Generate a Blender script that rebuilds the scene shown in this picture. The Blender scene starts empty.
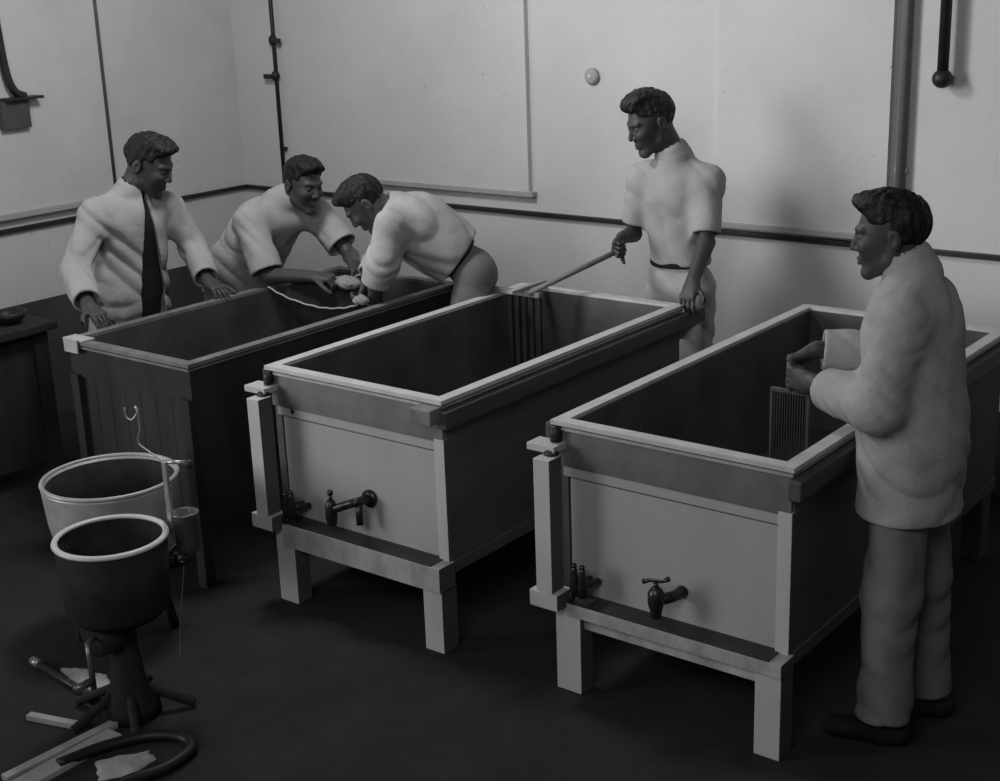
import bpy, bmesh, math, random
import numpy as np
from mathutils import Vector, Matrix

C = bpy.context.scene.collection
rnd = random.Random(7)
V = lambda *a: np.array(a, dtype=np.float64)
def nrm(v):
    v = np.asarray(v, dtype=np.float64); return v / (np.linalg.norm(v) + 1e-12)

# ------------------------------------------------------------------ materials
MATS = {}
def mat(name, g, rough=.7, metal=0., var=.0, scale=8., spec=.4, bump=0., bscale=60., speck=None, stretch=None, extra=None):
    """grey procedural material: noise mottling, optional pale specks, optional bump"""
    m = bpy.data.materials.new(name); m.use_nodes = True
    nt = m.node_tree; n = nt.nodes; l = nt.links
    b = n['Principled BSDF']
    b.inputs['Roughness'].default_value = rough; b.inputs['Metallic'].default_value = metal
    b.inputs['Specular IOR Level'].default_value = spec
    tc = n.new('ShaderNodeTexCoord'); mp = n.new('ShaderNodeMapping'); l.new(tc.outputs['Object'], mp.inputs[0])
    if stretch: mp.inputs['Scale'].default_value = stretch
    nz = n.new('ShaderNodeTexNoise'); nz.inputs['Scale'].default_value = scale; nz.inputs['Detail'].default_value = 6
    nz.inputs['Roughness'].default_value = .65
    l.new(mp.outputs[0], nz.inputs['Vector'])
    rp = n.new('ShaderNodeValToRGB'); l.new(nz.outputs['Fac'], rp.inputs[0])
    a = max(0, g * (1 - var)); c = g * (1 + var)
    rp.color_ramp.elements[0].position = .32; rp.color_ramp.elements[0].color = (a, a, a, 1)
    rp.color_ramp.elements[1].position = .68; rp.color_ramp.elements[1].color = (c, c, c, 1)
    out = rp.outputs['Color']
    if speck:
        for (sc, thr, val) in speck:
            s = n.new('ShaderNodeTexNoise'); s.inputs['Scale'].default_value = sc; s.inputs['Detail'].default_value = 2
            l.new(tc.outputs['Object'], s.inputs['Vector'])
            r2 = n.new('ShaderNodeValToRGB'); r2.color_ramp.elements[0].position = thr; r2.color_ramp.elements[1].position = thr + .03
            l.new(s.outputs['Fac'], r2.inputs[0])
            mx = n.new('ShaderNodeMix'); mx.data_type = 'RGBA'
            l.new(r2.outputs['Color'], mx.inputs['Factor']); l.new(out, mx.inputs['A'])
            mx.inputs['B'].default_value = (val, val, val, 1); out = mx.outputs['Result']
    l.new(out, b.inputs['Base Color'])
    if bump:
        nb = n.new('ShaderNodeTexNoise'); nb.inputs['Scale'].default_value = bscale; nb.inputs['Detail'].default_value = 4
        l.new(mp.outputs[0], nb.inputs['Vector'])
        bp = n.new('ShaderNodeBump'); bp.inputs['Strength'].default_value = bump; bp.inputs['Distance'].default_value = .01
        l.new(nb.outputs['Fac'], bp.inputs['Height']); l.new(bp.outputs[0], b.inputs['Normal'])
    MATS[name] = m
    return m
M_wall = mat('plaster', .62, .9, var=.05, scale=2.2, spec=.1, bump=.15, bscale=35, speck=[(75, .70, .66), (38, .755, .30)])
M_wallL = mat('plaster_side', .58, .9, var=.07, scale=1.8, spec=.1, bump=.15, bscale=35, speck=[(75, .70, .66), (30, .745, .32)])
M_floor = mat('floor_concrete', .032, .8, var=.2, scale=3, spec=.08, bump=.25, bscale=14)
M_sill = mat('sill_paint', .40, .8, var=.06, spec=.15)
M_white = mat('white_painted_wood', .38, .6, var=.07, scale=5, spec=.25, stretch=(1, 1, .35), bump=.08, bscale=60)
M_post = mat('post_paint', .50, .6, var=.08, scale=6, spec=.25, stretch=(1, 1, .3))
M_ledge = mat('ledge_wood', .40, .65, var=.28, scale=9, spec=.2, stretch=(1, 1, .5))
M_ledge_top = mat('dark_ledge_wood', .035, .4, var=.3, scale=9, spec=.3)
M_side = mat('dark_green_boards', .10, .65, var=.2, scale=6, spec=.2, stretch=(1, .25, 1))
M_rail = mat('dark_rail_wood', .075, .55, var=.25, scale=10, spec=.3, stretch=(1, .2, 1))
M_band = mat('dull_tin', .16, .5, metal=.25, var=.25, scale=6, spec=.4)
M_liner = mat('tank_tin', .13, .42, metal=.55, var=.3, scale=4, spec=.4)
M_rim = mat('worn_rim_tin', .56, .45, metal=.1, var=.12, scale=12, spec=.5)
M_seam = mat('seam_shadow_gap', .02, .8, var=.1)
M_old = mat('dark_stained_boards', .030, .9, var=.35, scale=5, spec=.25, stretch=(1, 1, .2))
M_oldrim = mat('old_rim', .16, .5, var=.3, scale=8, spec=.4)
M_brass = mat('tarnished_brass', .05, .35, metal=.7, var=.3, scale=30, spec=.5)
M_iron = mat('black_iron', .028, .45, metal=.3, var=.3, scale=20, spec=.4)
M_steel = mat('tinned_steel', .42, .35, metal=.6, var=.2, scale=20, spec=.5)
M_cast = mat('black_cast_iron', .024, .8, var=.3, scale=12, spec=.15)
M_glass = mat('dull_cup_tin', .13, .3, metal=.5, var=.3, scale=20)
M_low_wall = mat('dark_lower_wall', .06, .8, var=.2, scale=3, spec=.1)
M_enamel = mat('white_enamel', .62, .35, var=.06, scale=10, spec=.5)
M_tub = mat('grey_tub_tin', .40, .45, metal=.25, var=.2, scale=9, spec=.4)
M_coat = mat('white_cotton', .36, .9, var=.06, scale=9, spec=.08, bump=.25, bscale=45, speck=[(60, .715, .25)])
M_shirt = mat('white_shirt_cotton', .36, .9, var=.06, scale=9, spec=.08, bump=.2, bscale=45)
M_trou = mat('pale_trouser_cotton', .17, .9, var=.1, scale=8, spec=.08, bump=.2, bscale=40)
M_trouL = mat('cream_trouser_cotton', .42, .9, var=.08, scale=8, spec=.08, bump=.2, bscale=40)
M_trouD = mat('grey_trouser_wool', .11, .9, var=.1, scale=12, spec=.08)
M_trouP = mat('mid_grey_trouser_cotton', .18, .9, var=.1, scale=10, spec=.08, bump=.2, bscale=40)
M_vest = mat('dark_waistcoat_wool', .02, .9, var=.2, scale=12, spec=.08)
M_skin = mat('tanned_skin', .058, .5, var=.08, scale=14, spec=.35)
M_skinL = mat('fair_skin', .17, .5, var=.08, scale=14, spec=.35)
M_hair = mat('black_hair', .009, .55, var=.5, scale=60, spec=.3, bump=.6, bscale=90)
M_hairB = mat('brown_hair', .022, .55, var=.5, scale=60, spec=.3, bump=.6, bscale=90)
M_eye = mat('eye_white', .35, .3, var=.02); M_iris = mat('dark_iris', .015, .3)
M_shoe = mat('black_leather', .012, .7, var=.2, scale=20, spec=.15)
M_cloth = mat('cheesecloth', .06, .9, var=.2, scale=10, spec=.05, bump=.3, bscale=70)
M_hem = mat('cheesecloth_hem', .34, .9, var=.1)
M_rag = mat('pale_rag', .42, .9, var=.15, scale=10, spec=.05, bump=.4, bscale=30)
M_plank = mat('scrubbed_plank', .34, .8, var=.3, scale=8, spec=.1, stretch=(.3, 1, 1))
M_rubber = mat('black_rubber', .012, .5, var=.2)

# ------------------------------------------------------------------ object helpers
def link(name, me, m=None, parent=None, smooth=False):
    o = bpy.data.objects.new(name, me); C.objects.link(o)
    if m: me.materials.append(m)
    if parent is not None:
        o.parent = parent
        pl = Vector((0, 0, 0)); q = parent
        while q is not None: pl = pl + q.location; q = q.parent
        for v in me.vertices: v.co = v.co - pl      # keep geometry where it was given in room coordinates
    if smooth:
        for p in me.polygons: p.use_smooth = True
    return o
def obj(name, bm, m, parent=None, smooth=False):
    bmesh.ops.recalc_face_normals(bm, faces=bm.faces)
    me = bpy.data.meshes.new(name); bm.to_mesh(me); bm.free()
    return link(name, me, m, parent, smooth)
def thing(name, label, cat, loc, group=None):
    o = bpy.data.objects.new(name, None); C.objects.link(o); o.location = loc; o.empty_display_size = .1
    o['label'] = label; o['category'] = cat
    if group: o['group'] = group
    return o
def tag(o, label, cat, group=None):
    o['label'] = label; o['category'] = cat
    if group: o['group'] = group
    return o
def struct(name, bm, m, smooth=False):
    o = obj(name, bm, m, None, smooth); o['kind'] = 'structure'; return o
def shade_sides(o, m2):
    """paints shade into the colour: right and back faces take a darker material"""
    o.data.materials.append(m2)  # dark material standing in for shade on those faces
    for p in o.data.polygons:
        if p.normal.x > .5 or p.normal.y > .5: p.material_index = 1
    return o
def recentre(o):
    """put a single-mesh thing's origin at its base"""
    me = o.data; xs = [v.co.copy() for v in me.vertices]
    c = Vector((sum(v.x for v in xs) / len(xs), sum(v.y for v in xs) / len(xs), min(v.z for v in xs)))
    for v in me.vertices: v.co -= c
    o.location = c
    return o
def box(bm, x0, x1, y0, y1, z0, z1, bev=.003, rz=0, piv=None):
    r = bmesh.ops.create_cube(bm, size=1)
    vs = r['verts']
    for v in vs:
        v.co = Vector(((x0 + x1) / 2 + v.co.x * (x1 - x0), (y0 + y1) / 2 + v.co.y * (y1 - y0), (z0 + z1) / 2 + v.co.z * (z1 - z0)))
    if bev:
        es = list({e for v in vs for e in v.link_edges})
        g = bmesh.ops.bevel(bm, geom=es, offset=bev, segments=2, affect='EDGES', profile=.7)
        vs = list({v for f in g['faces'] for v in f.verts} | {v for v in vs if v.is_valid})
    if rz:
        p = Vector(piv or ((x0 + x1) / 2, (y0 + y1) / 2, 0))
        bmesh.ops.rotate(bm, verts=vs, cent=p, matrix=Matrix.Rotation(rz, 3, 'Z'))
    return vs
def ringbox(bm, x0, x1, y0, y1, z0, z1, t):
    def loop(a, b, c, d, z): return [bm.verts.new((a, c, z)), bm.verts.new((b, c, z)), bm.verts.new((b, d, z)), bm.verts.new((a, d, z))]
    o0 = loop(x0, x1, y0, y1, z0); o1 = loop(x0, x1, y0, y1, z1)
    i0 = loop(x0 + t, x1 - t, y0 + t, y1 - t, z0); i1 = loop(x0 + t, x1 - t, y0 + t, y1 - t, z1)
    fs = []
    for k in range(4):
        j = (k + 1) % 4
        for a, b in ((o0, o1), (i1, i0), (o1, i1), (i0, o0)):
            fs.append(bm.faces.new((a[k], a[j], b[j], b[k])))
    return fs
def tube(bm, pts, r, seg=10, caps=True):
    pts = [Vector(p) for p in pts]; n = len(pts)
    rs = r if isinstance(r, (list, tuple)) else [r] * n
    t = [(pts[min(i + 1, n - 1)] - pts[max(i - 1, 0)]).normalized() for i in range(n)]
    up = Vector((0, 0, 1)) if abs(t[0].z) < .9 else Vector((1, 0, 0))
    a = t[0].cross(up).normalized(); rings = []
    for i in range(n):
        a = (a - t[i] * a.dot(t[i])).normalized(); b = t[i].cross(a)
        rings.append([bm.verts.new(pts[i] + (a * math.cos(2 * math.pi * k / seg) + b * math.sin(2 * math.pi * k / seg)) * rs[i]) for k in range(seg)])
    for i in range(n - 1):
        for k in range(seg):
            bm.faces.new((rings[i][k], rings[i][(k + 1) % seg], rings[i + 1][(k + 1) % seg], rings[i + 1][k]))
    if caps:
        bm.faces.new(rings[0][::-1]); bm.faces.new(rings[-1])
def spline(pts, n=8):
    pts = [V(*p) for p in pts]; P = [2 * pts[0] - pts[1]] + pts + [2 * pts[-1] - pts[-2]]; out = []
    for i in range(1, len(P) - 2):
        for k in range(n):
            t = k / n
            out.append(.5 * ((2 * P[i]) + (-P[i - 1] + P[i + 1]) * t + (2 * P[i - 1] - 5 * P[i] + 4 * P[i + 1] - P[i + 2]) * t * t + (-P[i - 1] + 3 * P[i] - 3 * P[i + 1] + P[i + 2]) * t ** 3))
    out.append(pts[-1])
    return out
def lathe(bm, prof, c, seg=40, axis='z', closed=False):
    rings = []
    for r, z in prof:
        ring = []
        for k in range(seg):
            a = 2 * math.pi * k / seg
            if axis == 'z': p = (c[0] + r * math.cos(a), c[1] + r * math.sin(a), c[2] + z)
            elif axis == 'y': p = (c[0] + r * math.cos(a), c[1] + z, c[2] + r * math.sin(a))
            else: p = (c[0] + z, c[1] + r * math.cos(a), c[2] + r * math.sin(a))
            ring.append(bm.verts.new(p))
        rings.append(ring)
    for i in range(len(prof) - 1):
        for k in range(seg):
            bm.faces.new((rings[i][k], rings[i][(k + 1) % seg], rings[i + 1][(k + 1) % seg], rings[i + 1][k]))
    if closed:
        for k in range(seg): bm.faces.new((rings[-1][k], rings[-1][(k + 1) % seg], rings[0][(k + 1) % seg], rings[0][k]))
    else:
        bm.faces.new(rings[0][::-1]); bm.faces.new(rings[-1])
def ball(bm, c, r, s=(1, 1, 1), seg=16):
    g = bmesh.ops.create_uvsphere(bm, u_segments=seg, v_segments=seg // 2 + 2, radius=r)
    for v in g['verts']: v.co = Vector((v.co.x * s[0] + c[0], v.co.y * s[1] + c[1], v.co.z * s[2] + c[2]))

# ------------------------------------------------------------------ distance-field modelling (figures, cloth)
def rc(P, a, b, ra, rb):
    a = np.asarray(a, np.float32); b = np.asarray(b, np.float32); ba = b - a; pa = P - a
    h = np.clip((pa @ ba) / max(float(ba @ ba), 1e-9), 0, 1)
    return np.linalg.norm(pa - h[:, None] * ba, axis=1) - (ra + (rb - ra) * h)
def frc(P, a, b, ra, rb, ax, ratio):
    """capsule flattened along the unit direction ax"""
    ax = nrm(ax).astype(np.float32); a = np.asarray(a, np.float32); b = np.asarray(b, np.float32); k = 1 / ratio - 1
    Q = P + ((P - a) @ ax)[:, None] * ax * k; b2 = b + ((b - a) @ ax) * ax * k
    return rc(Q, a, b2, ra, rb) * min(1., ratio)
def ell(P, c, r, B=None):
    p = P - np.asarray(c, np.float32)
    if B is not None: p = p @ np.asarray(B, np.float32).T
    r = np.asarray(r, np.float32)
    k0 = np.linalg.norm(p / r, axis=1); k1 = np.linalg.norm(p / (r * r), axis=1) + 1e-6
    return k0 * (k0 - 1) / k1
def smin(a, b, k):
    h = np.clip(.5 + .5 * (b - a) / k, 0, 1); return b + (a - b) * h - k * h * (1 - h)
def smax(a, b, k): return -smin(-a, -b, k)
def plane(P, c, n): return (P - np.asarray(c, np.float32)) @ nrm(n).astype(np.float32)
def wrinkle(P, s=1., seed=0.):
    """cloth folds: broad soft waves with sharper diagonal creases"""
    x, y, z = P[:, 0] * s + seed, P[:, 1] * s - seed, P[:, 2] * s
    w = np.sin(14 * z + 9 * x + 2 * np.sin(9 * y + 5 * x))
    a = 1 - 2 * np.abs(np.sin(17 * x + 15 * z + 9 * y + 2.0 * np.sin(8 * y + 7 * z) + seed))
    b = 1 - 2 * np.abs(np.sin(19 * y - 13 * z - 8 * x + 2.2 * np.sin(7 * x + 9 * z) - seed))
    m = .5 + .5 * np.sin(7 * x + 6 * z + 5 * y + seed * 2)
    u = np.sin(43 * x - 31 * z + 2 * np.sin(21 * y)) * np.sin(37 * y + 23 * z)
    return .30 * w + .55 * a * m + .50 * b * (1 - m) + .12 * u
def sdf_mesh(f, lo, hi, h):
    B = 8; lo = np.asarray(lo, np.float32); hi = np.asarray(hi, np.float32)
    nb = np.maximum(1, np.ceil((hi - lo) / (h * B)).astype(int)); n = nb * B
    bi = np.stack(np.meshgrid(*[np.arange(k) for k in nb], indexing='ij'), -1).reshape(-1, 3)
    cen = (lo + (bi + .5) * B * h).astype(np.float32); d = f(cen)
    act = np.abs(d) < B * h * .87 * 1.6 + .02
    D = np.where(d < 0, -1., 1.).astype(np.float32)
    D = np.repeat(np.repeat(np.repeat(D.reshape(nb), B, 0), B, 1), B, 2)
    loc = np.stack(np.meshgrid(*[np.arange(B)] * 3, indexing='ij'), -1).reshape(-1, 3)
    ab = bi[act]
    for s in range(0, len(ab), 600):
        g = (ab[s:s + 600, None, :] * B + loc[None]).reshape(-1, 3)
        D[g[:, 0], g[:, 1], g[:, 2]] = f((lo + g * h).astype(np.float32))
    I = D < 0
    S = lambda dx, dy, dz: (slice(dx, n[0] - 1 + dx), slice(dy, n[1] - 1 + dy), slice(dz, n[2] - 1 + dz))
    cnt = sum(I[S(a, b, c)].astype(np.int8) for a in (0, 1) for b in (0, 1) for c in (0, 1))
    cells = np.argwhere((cnt > 0) & (cnt < 8))
    idx = -np.ones(tuple(n - 1), np.int64); idx[tuple(cells.T)] = np.arange(len(cells))
    acc = np.zeros((len(cells), 3)); num = np.zeros(len(cells))
    cor = [(a, b, c) for a in (0, 1) for b in (0, 1) for c in (0, 1)]
    for i, p in enumerate(cor):
        for q in cor[i + 1:]:
            if sum(abs(p[k] - q[k]) for k in range(3)) != 1: continue
            dp = D[tuple((cells + p).T)]; dq = D[tuple((cells + q).T)]; mk = (dp < 0) != (dq < 0)
            t = np.where(mk, dp / np.where(mk, dp - dq, 1), 0)
            e = np.array(p) + t[:, None] * (np.array(q) - np.array(p)); acc[mk] += e[mk]; num[mk] += 1
    verts = lo + (cells + acc / num[:, None]) * h
    quads = []
    for ax in range(3):
        o = [k for k in range(3) if k != ax]
        sl0 = [slice(1, n[k] - 1) for k in range(3)]; sl1 = list(sl0); sl0[ax] = slice(0, n[ax] - 1); sl1[ax] = slice(1, n[ax])
        A = I[tuple(sl0)]; Bq = I[tuple(sl1)]
        e = np.argwhere(A != Bq); base = e.copy()
        for k in o: base[:, k] += 1
        ins = A[tuple(e.T)]
        def c(u, v):
            q = base.copy(); q[:, o[0]] -= u; q[:, o[1]] -= v; return idx[tuple(q.T)]
        Q = np.stack([c(0, 0), c(1, 0), c(1, 1), c(0, 1)], 1)
        flip = ins if ax != 1 else ~ins
        Q[~flip] = Q[~flip][:, ::-1]
        quads.append(Q[(Q >= 0).all(1)])
    return verts, np.concatenate(quads)
def np_obj(name, parts, m, parent=None):
    vs, fs, off = [], [], 0
    for v, q in parts: vs.append(v); fs.append(q + off); off += len(v)
    v = np.concatenate(vs); q = np.concatenate(fs)
    me = bpy.data.meshes.new(name)
    me.vertices.add(len(v)); me.vertices.foreach_set('co', v.astype(np.float32).ravel())
    me.loops.add(len(q) * 4); me.loops.foreach_set('vertex_index', q.astype(np.int32).ravel())
    me.polygons.add(len(q)); me.polygons.foreach_set('loop_start', np.arange(0, len(q) * 4, 4, dtype=np.int32))
    me.update(calc_edges=True); me.validate()
    me.polygons.foreach_set('use_smooth', np.ones(len(me.polygons), dtype=bool))
    return link(name, me, m, parent)

# ------------------------------------------------------------------ room
YW, XL = 2.5, -4.18
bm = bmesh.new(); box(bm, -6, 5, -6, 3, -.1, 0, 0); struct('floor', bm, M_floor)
REC = [(-3.22, -1.905, 1.215), (-.765, .095, 1.15)]       # shallow blind recesses above the rail
def wall_with_recess(bm, spans, a0, a1, H, put):
    """front skin around recesses, set 5 cm before the wall's back; put(a0,a1,z0,z1,d0,d1)"""
    x = a0
    for (r0, r1, z) in spans:
        put(x, r0, 0, H, 0, .2); put(r0, r1, 0, z, 0, .2); put(r0, r1, z, H, -.035, .2); x = r1
    put(x, a1, 0, H, 0, .2)
bm = bmesh.new()
wall_with_recess(bm, REC, XL - .2, 5, 3.6, lambda a, b, z0, z1, d0, d1: box(bm, a, b, YW + d0, YW + d1, z0, z1, .0))
struct('wall_back', bm, M_wall)
bm = bmesh.new()
wall_with_recess(bm, [(-1.2, 1.465, 1.19)], -1.6, YW, 3.6, lambda a, b, z0, z1, d0, d1: box(bm, XL - d1, XL - d0, a, b, z0, z1, .0))
struct('wall_left', bm, M_wallL)
# sills at the foot of the recesses
for i, (r0, r1, z) in enumerate(REC):
    bm = bmesh.new(); box(bm, r0 - .02, r1 + .03, YW - .045, YW + .05, z - .028, z, .006); struct('trim_%d' % (i + 1), bm, M_sill)
bm = bmesh.new(); box(bm, XL - .05, XL + .05, -1.25, 1.50, 1.158, 1.19, .006); struct('trim_3', bm, M_sill)

bm = bmesh.new(); box(bm, XL, XL + .02, -1.6, YW, 0, .68, .003); struct('lower_wall_left', bm, M_low_wall)  # darker band on the lower part of both walls
bm = bmesh.new(); box(bm, XL + .02, 5, YW - .02, YW, 0, .40, .003); struct('lower_wall_back', bm, M_low_wall)
# dark rail round the room
bm = bmesh.new(); box(bm, XL + .01, 4.8, YW - .026, YW + .0, 1.083, 1.107, .004)
o = obj('wall_rail', bm, M_iron); recentre(o); tag(o, 'long dark horizontal rail running along the back wall', 'rail')
bm = bmesh.new(); box(bm, XL, XL + .026, -1.6, YW - .03, 1.083, 1.107, .004)
o = obj('wall_rail', bm, M_iron); recentre(o); tag(o, 'dark horizontal rail along the left wall behind the man in open coat', 'rail')

# gas pipe near the corner with two stopcocks
t = thing('gas_pipe', 'thin dark vertical pipe with two stopcocks near the room corner', 'pipe', (-3.79, YW - .03, 1.11))
bm = bmesh.new(); tube(bm, [(-3.79, YW - .03, 1.12), (-3.79, YW - .03, 2.0), (-3.79, YW - .03, 3.4)], .0125, 10); obj('pipe', bm, M_iron, t, True)
for z, s in ((2.0, 1), (1.79, -1)):
    bm = bmesh.new(); ball(bm, (-3.79, YW - .035, z), .026, (1, 1, 1.3)); tube(bm, [(-3.79, YW - .04, z), (-3.79 + s * .05, YW - .05, z - .005)], .012)
    box(bm, -3.79 + s * .05 - .03, -3.79 + s * .05 + .03, YW - .062, YW - .045, z - .016, z + .012, .004)
    obj('stopcock', bm, M_iron, t, True)
for z in (2.35, 1.35):
    bm = bmesh.new(); box(bm, -3.81, -3.77, YW - .03, YW, z - .012, z + .012, .003); obj('pipe_clip', bm, M_iron, t)

t = thing('wall_pipe', 'slim grey vertical pipe on the left wall behind the man in open coat', 'pipe', (XL + .018, 1.48, 1.19))
bm = bmesh.new(); tube(bm, [(XL + .016, 1.485, 1.12), (XL + .016, 1.485, 3.4)], .015, 10); o = obj('pipe', bm, mat('grey_pipe_paint', .10, .6, var=.1), t, True)
t = thing('wall_pipe', 'thick grey vertical pipe on the back wall above the long-coated man', 'pipe', (.155, YW - .03, 1.2))
bm = bmesh.new(); tube(bm, [(.155, YW - .03, 1.12), (.155, YW - .03, 3.4)], .021, 14); obj('pipe', bm, mat('pipe_paint', .14, .5, var=.1), t, True)
for z in (1.45, 2.6):
    bm = bmesh.new(); box(bm, .127, .183, YW - .03, YW, z - .012, z + .012, .003); obj('pipe_clip', bm, M_sill, t)
t = thing('drop_pipe', 'short dark pipe ending in a round knob at top right wall', 'pipe', (.333, YW - .06, 1.85))
bm = bmesh.new(); tube(bm, [(.333, YW - .06, 1.86), (.333, YW - .06, 3.4)], .024, 14); obj('pipe', bm, M_iron, t, True)
bm = bmesh.new(); ball(bm, (.333, YW - .06, 1.855), .043, (1, 1, .95), 20); obj('round_end', bm, M_iron, t, True)
bm = bmesh.new(); tube(bm, [(.333, YW, 1.855), (.333, YW - .05, 1.855)], .016); obj('bracket', bm, M_iron, t, True)
t = thing('wall_disc', 'small round pale disc fixed on back wall beside standing man', 'disc', (-1.503, YW, 1.828))
bm = bmesh.new(); lathe(bm, [(.036, 0), (.042, -.006), (.042, -.016), (.034, -.026), (.018, -.03)], (-1.503, YW, 1.828), 28, 'y'); obj('disc', bm, M_sill, t, True)
bm = bmesh.new(); ball(bm, (-1.503, YW - .03, 1.828), .012, (1, .6, 1)); obj('hub', bm, M_wall, t, True)
# fixture at far left
t = thing('gas_bracket', 'dark bracket with small shelf on left wall at photo edge', 'bracket', (XL, .92, 1.62))
bm = bmesh.new(); tube(bm, spline([(XL + .06, .80, 3.3), (XL + .06, .82, 2.4), (XL + .06, .84, 1.98), (XL + .07, .87, 1.84), (XL + .08, .93, 1.80)]), .022, 10); obj('pipe', bm, M_iron, t, True)
bm = bmesh.new(); box(bm, XL + .035, XL + .12, .80, 1.02, 1.785, 1.80, .004); obj('shelf', bm, M_iron, t)
bm = bmesh.new(); box(bm, XL + .035, XL + .08, .78, .95, 1.635, 1.785, .008); obj('box', bm, mat('bracket_box_paint', .07, .6, var=.2), t)

# ------------------------------------------------------------------ the cheese vats
def tap(parent, x, y, z, kind):
    """brass cock: body with spout pointing down, cross handle, barrel towards the panel"""
    bm = bmesh.new()
    if kind == 'long':
        tube(bm, spline([(x + .105, y + .10, z + .045), (x + .10, y + .04, z + .05), (x + .06, y + .02, z + .035), (x, y, z + .01)], 6), [.017] * 19, 12)
        lathe(bm, [(.012, -.055), (.018, -.05), (.023, -.02), (.023, .02), (.018, .04), (.012, .05)], (x, y, z), 16)
        tube(bm, [(x + .10, y + .045, z + .045), (x + .105, y + .04, z - .04)], .014, 10)
        lathe(bm, [(.034, -.012), (.034, .0), (.02, .004)], (x + .105, y + .105, z + .045), 20, 'y')
    else:
        tube(bm, [(x, y, z), (x + .03, y + .06, z + .0), (x + .035, y + .11, z)], [.02, .018, .022], 12)
        lathe(bm, [(.014, -.06), (.017, -.055), (.02, -.03), (.027, -.01), (.027, .025), (.02, .04), (.01, .05)], (x, y, z), 16)
        lathe(bm, [(.042, -.010), (.042, .0), (.02, .006)], (x + .035, y + .12, z), 20, 'y')
    tp = obj('tap', bm, M_brass, parent, True)
    bm = bmesh.new()
    if kind == 'long':
        tube(bm, [(x, y, z + .045), (x, y, z + .07)], .007); ball(bm, (x, y, z + .078), .012, (1, 1, 1.1))
    else:
        tube(bm, [(x, y, z + .045), (x, y, z + .062)], .008)
        tube(bm, [(x - .042, y - .01, z + .060), (x - .02, y - .004, z + .068), (x + .02, y + .004, z + .070), (x + .042, y + .01, z + .082)], [.009, .006, .006, .009], 10)
    obj('tap_handle', bm, M_brass, tp, True)
def twin_cock(parent, x, y, z):
    bm = bmesh.new()
    for dx in (0, .032):
        lathe(bm, [(.016, -.05), (.017, -.01), (.013, .02), (.011, .04), (.008, .055)], (x + dx, y, z), 14)
        ball(bm, (x + dx, y, z + .055), .010)
        tube(bm, [(x + dx, y, z - .01), (x + dx + .01, y + .08, z - .02)], .012, 10)
    tube(bm, [(x, y, z - .03), (x - .012, y - .01, z - .075)], [.014, .010], 10)
    obj('tap', bm, M_brass, parent, True)
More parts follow.
